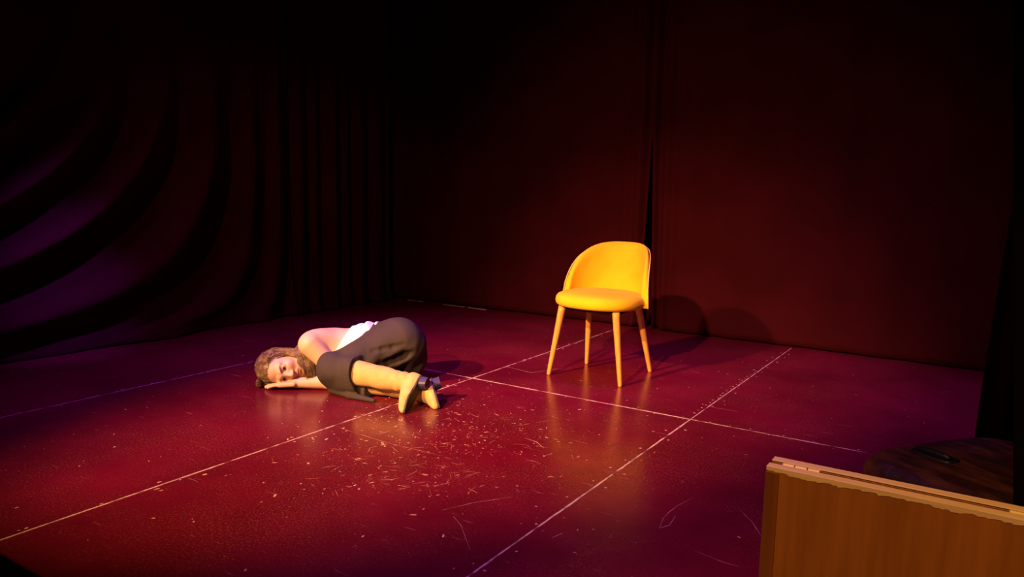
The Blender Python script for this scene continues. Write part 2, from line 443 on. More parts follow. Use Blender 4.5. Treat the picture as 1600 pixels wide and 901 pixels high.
# ---------------------------------------------------------------- folded wooden board
def hinge(parent, x, y, z, ln_=.062):
    V = []; Fc = []
    hg = empty('hinge', (x, y, z)); hg.parent = parent
    for k in range(3):
        a = k*ln_/3+.001; b = (k+1)*ln_/3-.001
        v, f = tube([(a, 0, 0), (b, 0, 0)], .0062, 10); n = len(V); V += v; Fc += [tuple(i+n for i in q) for q in f]
    kn = mobj('hinge_knuckle', V, Fc, M_BRASS, hg, False)
    for sy in (-1, 1):
        bobj('hinge_leaf', box_bm(0, ln_, min(sy*.0055, sy*.0085), max(sy*.0055, sy*.0085), -.03, .002), M_BRASS, hg)
    return hg
def folded_board(name, x0, x1, y0, h, label, hinges, band=True):
    t = tag(empty(name, ((x0+x1)/2, y0+.029, 0)), label, 'board')
    l = (x1-x0)/2
    for k, (a, b) in enumerate(((-.029, -.008), (.008, .029))):
        nm = 'board_panel'
        p = bobj(nm, box_bm(-l, l, a, b, 0, h-.003, .001), M_PLY, t)
        # raw sawn top edge, slightly wavy where the veneer has chipped
        n = int(2*l/.004); V = []; Fc = []; c = 0.0
        for i in range(n+1):
            x = -l+2*l*i/n; c = .7*c+.0035*random.random()**3
            fa, fb = (.006, .0015) if k == 0 else (.0015, .006)
            V += [(x, a-.0006, h-fa-c*(k == 0)), (x, a-.0004, h-.0006), (x, a+.0012, h), (x, b-.0012, h), (x, b+.0004, h-.0006), (x, b+.0006, h-fb)]
        for i in range(n):
            for q in range(5): Fc.append((i*6+q, i*6+6+q, i*6+7+q, i*6+q+1))
        Fc.append((0, 1, 2, 3, 4, 5)); Fc.append(tuple(n*6+q for q in (5, 4, 3, 2, 1, 0)))
        mobj('board_edge', V, Fc, M_PLYEDGE, p)
        if band and k == 0:
            bobj('veneer_strip', box_bm(-l-.0008, -l+.022, a-.0012, a+.002, 0, h-.010), M_BAND, p)
    for hx in hinges: hinge(t, hx-(x0+x1)/2, 0, h-.005)
    for sx in (-1, 1): bobj('spacer', box_bm(sx*(l-.07)-.02, sx*(l-.07)+.02, -.008, .008, 0, .04), M_BAND, t)
    return t
bp_ = atz(1198, 727, .6)
folded_board('folded_board', bp_[0], bp_[0]+1.35, bp_[1]-.001, .6, 'large folded wooden board with brass hinges between its raw top edges', (bp_[0]+.02, bp_[0]+.35, bp_[0]+1.25))
lb = atz(0, 865, .3)
folded_board('folded_board', -2.7, -1.32, lb[1]-.058, .3, 'low reddish wooden board standing alone in the dark front corner of the stage', (-2.4, -1.45), False)

# ---------------------------------------------------------------- leather case
HC = .30
corner = atz(1347, 716, HC)+np.array([-.026, .074, 0]); ang = math.radians(-36)
ax_b = np.array([math.cos(ang), math.sin(ang)]); ax_a = np.array([-ax_b[1], ax_b[0]])
LA, LB = .62, .50
cc = corner[:2]+ax_b*(LB/2-.025)+ax_a*(LA/2-.025)
case = tag(empty('leather_case', (cc[0], cc[1], 0), ang), 'dark brown leather case with black top handle behind the folded board', 'case')
def slab(name, a, b, prof, m, parent, nexp=5.0, nt=72, wob=0.0):
    V = []; Fc = []
    for r_in, z in prof:
        for k in range(nt):
            t = 2*math.pi*k/nt; x, y = se(t, max(a-r_in, .0005), max(b-r_in, .0005), nexp)
            V.append((x, y, z+(wob*math.sin(9*x+3*math.sin(7*y))*math.sin(8*y+1) if r_in > .04 and z > HC*.8 else 0)))
    for i in range(len(prof)-1):
        for k in range(nt):
            k2 = (k+1) % nt; Fc.append((i*nt+k, i*nt+k2, (i+1)*nt+k2, (i+1)*nt+k))
    return mobj(name, V, Fc, m, parent, True)
bx2, by2 = LB/2, LA/2
slab('case_body', bx2, by2, [(bx2, 0), (.02, 0), (.006, .006), (0, .02), (0, .14), (.004, .155), (bx2, .155)], M_LEATHER, case, 4.5)
slab('case_lid', bx2, by2, [(bx2, .156), (.004, .156), (0, .165), (0, HC-.05), (.006, HC-.028), (.02, HC-.012), (.04, HC-.004), (.07, HC), (.12, HC+.002), (.17, HC+.003), (.22, HC+.003), (bx2, HC+.003)], M_LEATHER, case, 4.5, wob=.006)
V, Fc = tube([(*se(2*math.pi*k/96, bx2+.002, by2+.002, 4.5), .156) for k in range(97)], .006, 8, False); mobj('edge_piping', V, Fc, M_TRIM, case, True)
h1, h2 = atz(1434, 704, HC), atz(1488, 722, HC)
def to_case(p): d = np.array(p[:2])-cc; return np.array([d@ax_b, d@ax_a])
q1, q2 = to_case(h1), to_case(h2); qc = (q1+q2)/2; qa = math.atan2(*(q2-q1)[::-1]); ql = np.linalg.norm(q2-q1)/2
hd = empty('handle', (qc[0], qc[1], HC+.003), qa); hd.parent = case
V = []
for r_in, z in ((.0, -.004), (.0, .003), (.006, .004), (.010, .0025), (.030, .0025)):
    for k in range(48): 
        x, y = se(2*math.pi*k/48, ql+.012-r_in, max(.032-r_in, .0004), 4.0); V.append((x, y, z))
Fc = []
for i in range(4):
    for k in range(48): Fc.append((i*48+k, i*48+(k+1) % 48, (i+1)*48+(k+1) % 48, (i+1)*48+k))
mobj('handle_plate', V, Fc, M_TRIM, hd, True)
V, Fc = tube([(-ql*.86, 0, .001), (-ql*.78, 0, .005), (-ql*.4, 0, .006), (ql*.4, 0, .006), (ql*.78, 0, .005), (ql*.86, 0, .001)], [.008, .009, .010, .010, .009, .008], 10); mobj('handle_grip', V, Fc, M_TRIM, hd, True)
V, Fc = tube([(-ql*.6, .004, .0160), (ql*.62, .004, .0160), (ql*.66, -.008, .013)], .0012, 6); mobj('handle_rod', V, Fc, M_METAL, hd, True)

# ---------------------------------------------------------------- person curled on the floor
P0 = atz(545, 610)
UR = np.array([math.cos(YAW), math.sin(YAW), 0]); VF = np.array([-math.sin(YAW), math.cos(YAW), 0])
person = tag(empty('person', (P0[0], P0[1], 0), YAW), 'person in white top, dark pinstriped trousers and tan boots curled on the floor', 'person')
def J(px, py, v, z=None):
    """local (right, away, up) point on the pixel's ray at distance v behind the forearm line"""
    d = ray(px, py); t = (v+P0@VF)/(d@VF); p = CAM+d*t
    q = np.array([(p-P0)@UR, v, p[2] if z is None else z]); return q
def nrm(a): a = np.asarray(a, float); return a/np.linalg.norm(a)
# ---- signed distance toolkit
class Field:
    def __init__(s, lo, hi, h):
        s.lo = np.array(lo, float); s.h = h
        s.n = np.ceil((np.array(hi)-s.lo)/h).astype(int)+1
        s.ax = [(s.lo[i]+h*np.arange(s.n[i])).astype(np.float32) for i in range(3)]
        s.D = np.full(s.n, .3, np.float32)
    def sub(s, lo, hi):
        sl = []
        for i in range(3):
            a = int(np.clip(np.floor((lo[i]-s.lo[i])/s.h), 0, s.n[i])); b = int(np.clip(np.ceil((hi[i]-s.lo[i])/s.h)+1, 0, s.n[i])); sl.append(slice(a, b))
        return tuple(sl), s.ax[0][sl[0]][:, None, None], s.ax[1][sl[1]][None, :, None], s.ax[2][sl[2]][None, None, :]
    def op(s, prim, k=.0, mode='add', m=.05):
        fn, lo, hi = prim
        sl, x, y, z = s.sub(np.array(lo)-m, np.array(hi)+m)
        if 0 in s.D[sl].shape: return s
        d = fn(x, y, z).astype(np.float32); a = s.D[sl]
        if mode == 'add':
            if k: h = np.clip(.5+.5*(d-a)/k, 0, 1); r = d*(1-h)+a*h-k*h*(1-h)
            else: r = np.minimum(a, d)
        elif mode == 'cut':
            d = -d
            if k: h = np.clip(.5-.5*(d-a)/k, 0, 1); r = d*(1-h)+a*h+k*h*(1-h)
            else: r = np.maximum(a, d)
        s.D[sl] = r; return s
    def keep(s, fn):
        s.D = np.maximum(s.D, fn(s.ax[0][:, None, None], s.ax[1][None, :, None], s.ax[2][None, None, :]).astype(np.float32)); return s
    def sample(s, p):
        q = np.clip(((np.asarray(p)-s.lo)/s.h), 0, s.n-1.001); i = q.astype(int); f = q-i; r = 0
        for a in (0, 1):
            for b in (0, 1):
                for c in (0, 1):
                    r += s.D[i[0]+a, i[1]+b, i[2]+c]*(f[0] if a else 1-f[0])*(f[1] if b else 1-f[1])*(f[2] if c else 1-f[2])
        return r
    def grad(s, p):
        e = s.h; g = np.array([s.sample(p+d)-s.sample(p-d) for d in np.eye(3)*e]); n = np.linalg.norm(g); return g/n if n > 1e-9 else np.array([0, 0, 1.0])
    def mesh(s):
        D = s.D; I = D < 0
        cnt = sum(I[a:D.shape[0]-1+a, b:D.shape[1]-1+b, c:D.shape[2]-1+c].astype(np.int8) for a in (0, 1) for b in (0, 1) for c in (0, 1))
        act = np.argwhere((cnt > 0) & (cnt < 8)); vid = np.full(cnt.shape, -1, np.int64); vid[tuple(act.T)] = np.arange(len(act))
        acc = np.zeros((len(act), 3)); num = np.zeros(len(act))
        C = [(a, b, c) for a in (0, 1) for b in (0, 1) for c in (0, 1)]
        val = {c: D[act[:, 0]+c[0], act[:, 1]+c[1], act[:, 2]+c[2]].astype(float) for c in C}
        for c in C:
            for i in range(3):
                if c[i]: continue
                e = tuple(1 if j == i else c[j] for j in range(3)); a, b = val[c], val[e]
                x = (a < 0) != (b < 0); t = np.where(x, a/np.where(x, a-b, 1), 0)
                p = np.tile(np.array(c, float), (len(act), 1)); p[:, i] = t
                acc += p*x[:, None]; num += x
        V = (act+acc/num[:, None])*s.h+s.lo
        Q = []
        for i in range(3):
            sh = list(D.shape); a = [slice(None)]*3; b = [slice(None)]*3; a[i] = slice(0, -1); b[i] = slice(1, None)
            A, B = I[tuple(a)], I[tuple(b)]; ed = np.argwhere(A != B)
            j, k = (i+1) % 3, (i+2) % 3
            ok = (ed[:, j] > 0) & (ed[:, k] > 0) & (ed[:, j] < cnt.shape[j]) & (ed[:, k] < cnt.shape[k]); ed = ed[ok]
            fl = A[tuple(ed.T)]
            def cell(dj, dk): q = ed.copy(); q[:, j] += dj; q[:, k] += dk; return vid[tuple(q.T)]
            q = np.stack([cell(-1, -1), cell(0, -1), cell(0, 0), cell(-1, 0)], 1); q[~fl] = q[~fl][:, ::-1]; Q.append(q)
        return V, np.concatenate(Q)
def cone(a, b, ra, rb):
    a = np.asarray(a, float); b = np.asarray(b, float); d = b-a; L2 = max(d@d, 1e-9); R_ = max(ra, rb)
    def fn(x, y, z):
        px, py, pz = x-a[0], y-a[1], z-a[2]; t = np.clip((px*d[0]+py*d[1]+pz*d[2])/L2, 0, 1)
        return np.sqrt((px-t*d[0])**2+(py-t*d[1])**2+(pz-t*d[2])**2)-(ra+(rb-ra)*t)
    return fn, np.minimum(a, b)-R_, np.maximum(a, b)+R_
def ell(c, r, R=None):
    c = np.asarray(c, float); r = np.asarray(r, float); R = np.eye(3) if R is None else np.asarray(R)      # rows: local axes
    def fn(x, y, z):
        p = [x-c[0], y-c[1], z-c[2]]; q = [(p[0]*R[i, 0]+p[1]*R[i, 1]+p[2]*R[i, 2]) for i in range(3)]
        k0 = np.sqrt(sum((q[i]/r[i])**2 for i in range(3))); k1 = np.sqrt(sum((q[i]/r[i]**2)**2 for i in range(3)))+1e-6
        return k0*(k0-1)/k1
    m = np.full(3, r.max()); return fn, c-m, c+m
def rbox(c, hs, R, rad):
    c = np.asarray(c, float); R = np.asarray(R)
    def fn(x, y, z):
        p = [x-c[0], y-c[1], z-c[2]]; q = [np.abs(p[0]*R[i, 0]+p[1]*R[i, 1]+p[2]*R[i, 2])-(hs[i]-rad) for i in range(3)]
        out = np.sqrt(sum(np.maximum(t, 0)**2 for t in q)); return out+np.minimum(np.maximum(q[0], np.maximum(q[1], q[2])), 0)-rad
    m = np.full(3, np.linalg.norm(hs)); return fn, c-m, c+m
def frame(x, y):                                  # orthonormal rows from main axis x and hint y
    x = nrm(x); z = nrm(np.cross(x, y)); y = np.cross(z, x); return np.array([x, y, z])
def sdf_obj(name, f, m, parent=person):
    V, Q = f.mesh(); o = mobj(name, V, Q, m, parent, True); return o, V

# ---- materials of the figure
def skin_material():
    m = mat('skin', (.74, .43, .31), .5, .4, sss=.0, bump=(350, .05, .0005)); nt = m.node_tree; b = nt.nodes['Principled BSDF']
    a = nt.nodes.new('ShaderNodeAttribute'); a.attribute_name = 'tint'; nt.links.new(a.outputs['Color'], b.inputs['Base Color'])
    b.inputs['Subsurface Weight'].default_value = .12; b.inputs['Subsurface Radius'].default_value = (.010, .004, .002); b.inputs['Subsurface Scale'].default_value = .6
    return m
M_SKIN = skin_material()
def trouser_material():
    m = mat('pinstripe_wool', (.085, .066, .066), .85, .15, bump=(90, .2, .002)); nt = m.node_tree; N = nt.nodes; L = nt.links; b = N['Principled BSDF']
    a = N.new('ShaderNodeAttribute'); a.attribute_name = 'stripe'
    mu = N.new('ShaderNodeMath'); mu.operation = 'MULTIPLY'; mu.inputs[1].default_value = 1/.0092; L.new(a.outputs['Fac'], mu.inputs[0])
    fr_ = N.new('ShaderNodeMath'); fr_.operation = 'FRACT'; L.new(mu.outputs[0], fr_.inputs[0])
    r = N.new('ShaderNodeValToRGB'); r.color_ramp.elements[0].position = .0; r.color_ramp.elements[0].color = (.050, .033, .034, 1)
    r.color_ramp.elements[1].position = .72; r.color_ramp.elements[1].color = (.050, .033, .034, 1)
    e = r.color_ramp.elements.new(.85); e.color = (.082, .056, .054, 1); e = r.color_ramp.elements.new(.99); e.color = (.050, .033, .034, 1)
    L.new(fr_.outputs[0], r.inputs[0]); L.new(r.outputs[0], b.inputs['Base Color']); return m
M_TROUSER = trouser_material()
M_TOP = mat('white_cotton', (.74, .72, .78), .8, .2)
M_SUEDE = mat('tan_suede', (.62, .37, .16), .9, .1, sheen=.15, noise=(18, (.52, .29, .115), .35, .65), bump=(120, .15, .001))
M_SOLE = mat('dark_sole', (.035, .022, .03), .6, .3)
M_HEEL = mat('stacked_heel', (.045, .028, .08), .5, .4)
M_HAIR = mat('light_brown_hair', (.13, .062, .038), .5, .4, noise=(45, (.36, .20, .11), .38, .70))
M_EYE = mat('eye_white', (.70, .60, .56), .2, .5); M_IRIS = mat('brown_iris', (.035, .018, .010), .15, .6)
M_BROW = mat('eyebrow_hair', (.20, .095, .05), .7)

# ---- joints (local metres)
SHL = J(484, 538, .035); ELB = J(541, 599, .035); ELB[2] = .042; WRL = J(464, 602, .005); WRL[2] = .034
SHR = J(508, 585, .20); SHR[2] = .075; ELR = J(438, 598, .24); ELR[2] = .042; WRR = J(492, 596, .145); WRR[2] = .036
PEL = J(620, 543, .22); HIPL = J(622, 535, .15); HIPR = J(622, 560, .20); HIPR[2] = .11
KNL = J(520, 575, -.055); KNR = J(533, 606, -.015); KNR[2] = .075
ANL = J(649, 600, -.235); ANR = J(668, 612, -.17)
TOL = J(632, 647, -.38); TOL[2] = .014; TOR = J(685, 638, -.29); TOR[2] = .014
HEL = J(658, 594, -.235); HER = J(675, 598, -.165)
CHT = J(521, 551, .165); WST = J(578, 541, .205)

# head frame
th = math.radians(27); dl = math.radians(9)
UP = nrm(np.array([-math.cos(th), -math.sin(th), -.03])); F0 = np.array([math.sin(th), -math.cos(th), 0]); 
FW = nrm(F0*math.cos(dl)+np.array([0, 0, -1.0])*math.sin(dl)); FW = nrm(FW-UP*(FW@UP)); RT = np.cross(FW, UP)
EYE = J(444, 584, -.015); HC_ = EYE-FW*.083-UP*.004
HR = np.array([RT, FW, UP])                        # rows: her right, forward, up
def hp(x, y, z): return HC_+RT*x+FW*y+UP*z

def torso(f, grow=0.0):
    g = grow
    f.op(cone(CHT+[-.015, 0, -.004], WST, .113+g, .113+g), .03)
    f.op(cone(WST, PEL, .113+g, .125+g), .05)
    f.op(ell(CHT+[-.02, .02, .01], (.135+g, .112+g, .115+g)), .05)
    return f
body = Field((-.53, -.47, 0.0), (.56, .47, .40), .0034)
torso(body)
NECK0 = CHT+np.array([-.09, -.01, .02]); NECK1 = hp(0, -.03, -.06)
body.op(cone(SHL+[.045, .075, .0], SHL+[.0, .02, .0], .062, .056), .05)               # shoulder cap and blade
body.op(cone(SHR, SHL+[.01, .05, 0], .062, .055), .05)                              # shoulder girdle
body.op(cone(NECK0, NECK1, .064, .054), .05)
body.op(cone(PEL, HIPL, .12, .10), .05)
for a, b, ra, rb in ((HIPL, KNL, .085, .055), (KNL, ANL, .052, .036), (HIPR, KNR, .08, .055), (KNR, ANR, .050, .034)): body.op(cone(a, b, ra, rb), .03)
for a, b, kn in ((ANL, TOL, KNL), (ANR, TOR, KNR)): body.op(cone(a-nrm(a-kn)*.02, a+(b-a)*.72-nrm(a-kn)*.035, .026, .012), .02)
# head
head = Field(HC_-.17, HC_+.17, .0034) if False else body
head.op(ell(hp(0, -.012, .030), (.073, .094, .086), HR), .03)
head.op(ell(hp(0, .022, -.040), (.058, .066, .074), HR), .04)
head.op(cone(hp(-.028, .050, -.085), hp(.028, .050, -.085), .022, .022), .03)
head.op(ell(hp(0, .068, -.096), (.020, .018, .016), HR), .02)         # chin
for sx in (-1, 1):
    head.op(cone(hp(sx*.066, -.005, -.045), hp(sx*.030, .055, -.088), .016, .017), .03)    # jaw line
    head.op(ell(hp(sx*.038, .058, -.028), (.024, .022, .020), HR), .025)                   # cheekbone
    head.op(cone(hp(sx*.014, .084, .022), hp(sx*.046, .066, .024), .010, .009), .018)      # brow ridge
    head.op(ell(hp(sx*.031, .092, .004), (.018, .013, .0105), HR), .014, 'cut')            # socket
    head.op(ell(hp(sx*.031, .074, .004), (.017, .012, .0125), HR), .004)                   # lids
    head.op(ell(hp(sx*.0305, .089, .003), (.0125, .012, .0052), HR), .003, 'cut')          # eye opening
    head.op(ell(hp(sx*.077, -.012, -.004), (.007, .019, .031), HR), .010)                  # ear
    head.op(ell(hp(sx*.083, -.006, .000), (.005, .009, .016), HR), .004, 'cut')
head.op(cone(hp(0, .084, .012), hp(0, .107, -.031), .0075, .0105), .014)                   # nose
for sx in (-1, 1):
    head.op(ell(hp(sx*.0115, .096, -.035), (.0085, .010, .0075), HR), .006)
    head.op(ell(hp(sx*.0065, .100, -.0435), (.0040, .0050, .0040), HR), .003, 'cut')
head.op(ell(hp(0, .084, -.0625), (.023, .0105, .0058), HR), .006)                          # lips
head.op(ell(hp(0, .083, -.0735), (.019, .0110, .0066), HR), .006)
head.op(ell(hp(0, .0945, -.0680), (.024, .0060, .0014), HR), .003, 'cut')
# arms (kept apart from the face by a tight blend)
body.op(cone(SHL, SHL+(ELB-SHL)*.45, .0585, .049), .013); body.op(cone(SHL+(ELB-SHL)*.45, ELB, .047, .038), .012)
body.op(cone(ELB, ELB+(WRL-ELB)*.35, .038, .040), .012); body.op(cone(ELB+(WRL-ELB)*.35, WRL, .040, .025), .008)
body.op(cone(SHR, ELR, .052, .038), .008); body.op(cone(ELR, WRR, .037, .025), .008)
def hand(w, d, pn, thumb_side, curl, s=1.0):
    """wrist, finger direction, palm normal (towards palm), side of the thumb"""
    d = nrm(d); t = nrm(np.asarray(thumb_side)-d*(np.asarray(thumb_side)@d)); pn = nrm(np.asarray(pn)-d*(np.asarray(pn)@d)-t*(np.asarray(pn)@t))
    R = np.array([d, t, pn])
    body.op(rbox(w+d*.050*s, (.052*s, .041*s, .0145*s), R, .0135*s), .012)
    for i, (off, ln) in enumerate(((.029, .074), (.0095, .082), (-.010, .076), (-.0285, .060))):
        p = w+d*.094*s+t*off*s; L = ln*s; c = curl*(1+.12*i); r = (.0088-.0006*(i == 3))*s; dd = d+t*off*1.6
        for q, (fr_, rr) in enumerate(((.42, 1), (.32, .93), (.26, .84))):
            a = c*(q+.3); v = nrm(dd)*math.cos(a)+pn*math.sin(a); e = p+v*L*fr_
            body.op(cone(p, e, r*rr, r*rr*.92), .0035); p = e
    p = w+d*.022*s+t*.030*s
    for (ln, a, rr) in ((.040, .62, .013), (.032, .42, .0105), (.026, .25, .0092)):
        v = d*math.cos(a)+t*math.sin(a)+pn*.25; e = p+nrm(v)*ln*s; body.op(cone(p, e, rr*s, rr*s*.9), .006); p = e
hand(WRL, J(408, 604, -.005, .022)-WRL, (0, 0, -1), (0, 1, 0), .12, .93)
hand(WRR, np.array([.9, .05, -.02]), (0, -.2, -1), (0, 1, .2), .35, .9)
body.keep(lambda x, y, z: (.0015-z)+0*x+0*y)
bo, V = sdf_obj('body', body, M_SKIN)
# skin tints: lips and cheeks
q = (V-HC_)@HR.T
tint = np.tile(np.array([.76, .45, .325]), (len(V), 1))
def blend(wgt, c):
    global tint
    tint = tint*(1-wgt[:, None])+np.array(c)*wgt[:, None]
lip = np.clip(1.25-np.sqrt((q[:, 0]/.0245)**2+((q[:, 2]+.068)/.0125)**2+((q[:, 1]-.092)/.02)**2), 0, .28)/.28
blend(lip*.85, (.50, .13, .11))
for sx in (-1, 1):
    ck = np.exp(-(((q[:, 0]-sx*.040)/.022)**2+((q[:, 2]+.032)/.02)**2+((q[:, 1]-.075)/.03)**2)); blend(ck*.35, (.68, .28, .21))
ca = bo.data.color_attributes.new('tint', 'FLOAT_COLOR', 'POINT')
ca.data.foreach_set('color', np.concatenate([tint, np.ones((len(V), 1))], 1).astype(np.float32).ravel())
# eyes and brows
for sx in (-1, 1):
    c = hp(sx*.0305, .0745, .0035); V_ = []; Fc = []; n1, n2 = 16, 12
    look = nrm(FW+UP*.10)
    R = frame(look, UP); me_i = []
    for i in range(n2+1):
        a = math.pi*i/n2
        for k in range(n1):
            b = 2*math.pi*k/n1; V_.append(c+.0118*(math.cos(a)*R[0]+math.sin(a)*(math.cos(b)*R[1]+math.sin(b)*R[2])))
    for i in range(n2):
        for k in range(n1): Fc.append((i*n1+k, i*n1+(k+1) % n1, (i+1)*n1+(k+1) % n1, (i+1)*n1+k))
    e = mobj('eye', V_, Fc, M_EYE, person, True); e.data.materials.append(M_IRIS)
    e.data.polygons.foreach_set('material_index', [1 if f//n1 < 3 else 0 for f in range(len(Fc))])
    V_, Fc = tube([hp(sx*x, y+.002, z) for x, y, z in ((.013, .0945, .0205), (.022, .0935, .0245), (.033, .0885, .0270), (.043, .0790, .0265), (.050, .0690, .0225))], [.0009, .0016, .0015, .0012, .0005], 7)
    mobj('eyebrow', V_, Fc, M_BROW, person, True)
    V_, Fc = tube([hp(sx*x, y, z) for x, y, z in ((.018, .0835, .0045), (.025, .0875, .0092), (.033, .0868, .0098), (.040, .0815, .0075), (.0455, .0755, .0030))], [.0006, .0013, .0014, .0014, .0006], 6)
    mobj('eyelash', V_, Fc, M_BROW, person, True)

# small dark stud in the left nostril
V_, Fc = tube([hp(-.0135, .0985, -.0335), hp(-.0150, .1015, -.0340), hp(-.0160, .1030, -.0343)], [.0016, .0024, .0012], 8); mobj('nose_stud', V_, Fc, M_SOLE, person, True)

# ---- trousers
tr = Field((-.24, -.33, 0.0), (.48, .46, .42), .0038)
tr.op(ell(PEL+[.005, .03, -.005], (.148, .150, .155)), .0)
tr.op(cone(WST+[.045, .005, .0], PEL, .128, .14), .05)
tr.op(cone(HIPL+[0, 0, -.01], KNL+[.02, 0, .0], .138, .078), .05)                     # upper thigh
tr.op(cone(KNL, KNL+[.015, -.01, -.015], .076, .076), .03)
tr.op(cone(HIPR+[.01, .05, .0], KNR, .105, .072), .03)                                # lower thigh
tr.op(cone(PEL+[.02, .0, -.08], PEL+[.06, -.02, -.07], .12, .09), .05)                # seat on the floor
axL = nrm(ANL-KNL); HEML = KNL+axL*.155; axR = nrm(ANR-KNR); HEMR = KNR+axR*.20
X_, Y_, Z_ = tr.ax[0][:, None, None], tr.ax[1][None, :, None], tr.ax[2][None, None, :]
def lower_leg(kn, hem, ax, n, prims, r, k):
    f = Field(tr.lo, tr.lo+tr.h*(tr.n-1), tr.h)
    for p_, kk in prims: f.op(p_, kk)
    f.op(cone(hem+ax*.075, hem-ax*.050, r, r-.024), .006, 'cut', .02)
    f.D = np.maximum(f.D, ((X_-hem[0])*n[0]+(Y_-hem[1])*n[1]+(Z_-hem[2])*n[2]).astype(np.float32))
    h = np.clip(.5+.5*(f.D-tr.D)/k, 0, 1); tr.D = f.D*(1-h)+tr.D*h-k*h*(1-h)
lower_leg(KNR, HEMR, axR, nrm(axR+np.array([0, -.25, .1])), [(cone(KNR, HEMR+axR*.05+[0, 0, -.01], .072, .080), 0),
    (cone(KNR+[.02, -.05, -.045], HEMR+[.03, -.075, -.045], .034, .022), .03)], .072, .02)
lower_leg(KNL, HEML, axL, nrm(axL+np.array([.0, 0, .22])), [(cone(KNL, HEML+axL*.05, .076, .088), 0),
    (cone(KNL+[.0, -.005, -.02], KNL+[.05, -.03, -.062], .070, .050), .04), (cone(KNL+[.05, -.03, -.05], HEML+[.01, -.02, -.055], .045, .034), .03)], .079, .018)
# waistband opening plane towards the ribs
nW = nrm(np.array([-1.0, 0.05, .28])); pW = J(574, 506, .2)
x, y, z = X_-pW[0], Y_-pW[1], Z_-pW[2]
wcut = np.maximum(-(x*nW[0]+y*nW[1]+z*nW[2]), .02+.35*(-(Y_-.16))+0*X_)               # only behind the thigh
tr.D = np.maximum(tr.D, -wcut.astype(np.float32))
# creases
thd = nrm(KNL-HIPL)
wr_ = (.0035*np.sin(38*(X_*.35+Z_*1.0-.4*Y_)+3*np.sin(9*X_))+.0025*np.sin(61*(X_*.7-Z_*.5+Y_)+2*np.sin(14*Z_)))
tr.D = tr.D+wr_.astype(np.float32)*np.clip((.30-Z_)/.1, .15, 1)
def groove(px, r, depth, k):
    pts = [np.array(p_) for p_ in px]
    for p_, q_ in zip(pts, pts[1:]):
        a_, b_ = J(*p_), J(*q_)
        for w_ in (a_, b_):                       # slide towards the camera until the tool just bites in
            d_ = nrm(CAM-np.array([0, 0, 0])-(P0+UR*w_[0]+VF*w_[1]+[0, 0, w_[2]])); dl_ = np.array([d_@UR, d_@VF, d_[2]])
            w_ -= dl_*.25
            for _ in range(140):
                if tr.sample(w_) > r-depth: break
                w_ += dl_*.004
        tr.op(cone(a_, b_, r, r*.8), k, 'cut', .03)
groove([(584, 547, 0), (598, 545, 0), (614, 542, 0), (630, 538, 0)], .011, .006, .016)
groove([(597, 571, 0), (608, 567, 0), (620, 562, 0), (632, 557, 0), (645, 552, 0)], .020, .015, .025)
fl_ = [J(px_, py_, (atz(px_, py_)-P0)@VF, .012) for px_, py_ in ((518, 617), (545, 624), (583, 630))]
tr.op(cone(fl_[0]+[0, .03, .012], fl_[1]+[0, .02, .004], .026, .016), .012); tr.op(cone(fl_[1]+[0, .02, .004], fl_[2]+[0, .01, 0], .018, .010), .012)
tr.keep(lambda x, y, z: (.0015-z)+0*x+0*y)
to, V = sdf_obj('trousers', tr, M_TROUSER)
nS = nrm(np.cross(thd, (0, -1.0, .25)))
at = to.data.attributes.new('stripe', 'FLOAT', 'POINT')
d_th = (V-HIPL)@nS
nS2 = nrm(np.cross(axL, (0, -1.0, .25))); d_sh = (V-KNL)@nS2
wk = np.clip((((V-KNL)@thd)*-1)/.09, 0, 1)
at.data.foreach_set('value', np.where((V[:, 0] < KNL[0]+.13) & (V[:, 2] < KNL[2]+.02-.3*(V[:, 0]-KNL[0])), d_sh, d_th).astype(np.float32))

# ---- white top
tp = Field((-.12, -.05, .02), (.24, .42, .40), .0032)
torso(tp, .0065)
xx, yy, zz = tp.ax[0][:, None, None], tp.ax[1][None, :, None], tp.ax[2][None, None, :]
gath = .0052*np.sin(120*(xx+.25*zz)+4*np.sin(20*zz))*np.clip((xx-.0)/.05, .15, 1)
tp.D = tp.D+gath.astype(np.float32)
pa, pb = J(549, 509, .17), J(526, 545, .06)
nl = nrm(np.cross(pb-pa, (0, 1.0, 0))); nl = nl if nl[0] > 0 else -nl
tp.keep(lambda x, y, z: -((x-pa[0])*nl[0]+(y-pa[1])*nl[1]*0+(z-pa[2])*nl[2]))
tp.keep(lambda x, y, z: (x-(WST[0]+.045))+0*y+0*z)
sdf_obj('top', tp, M_TOP)

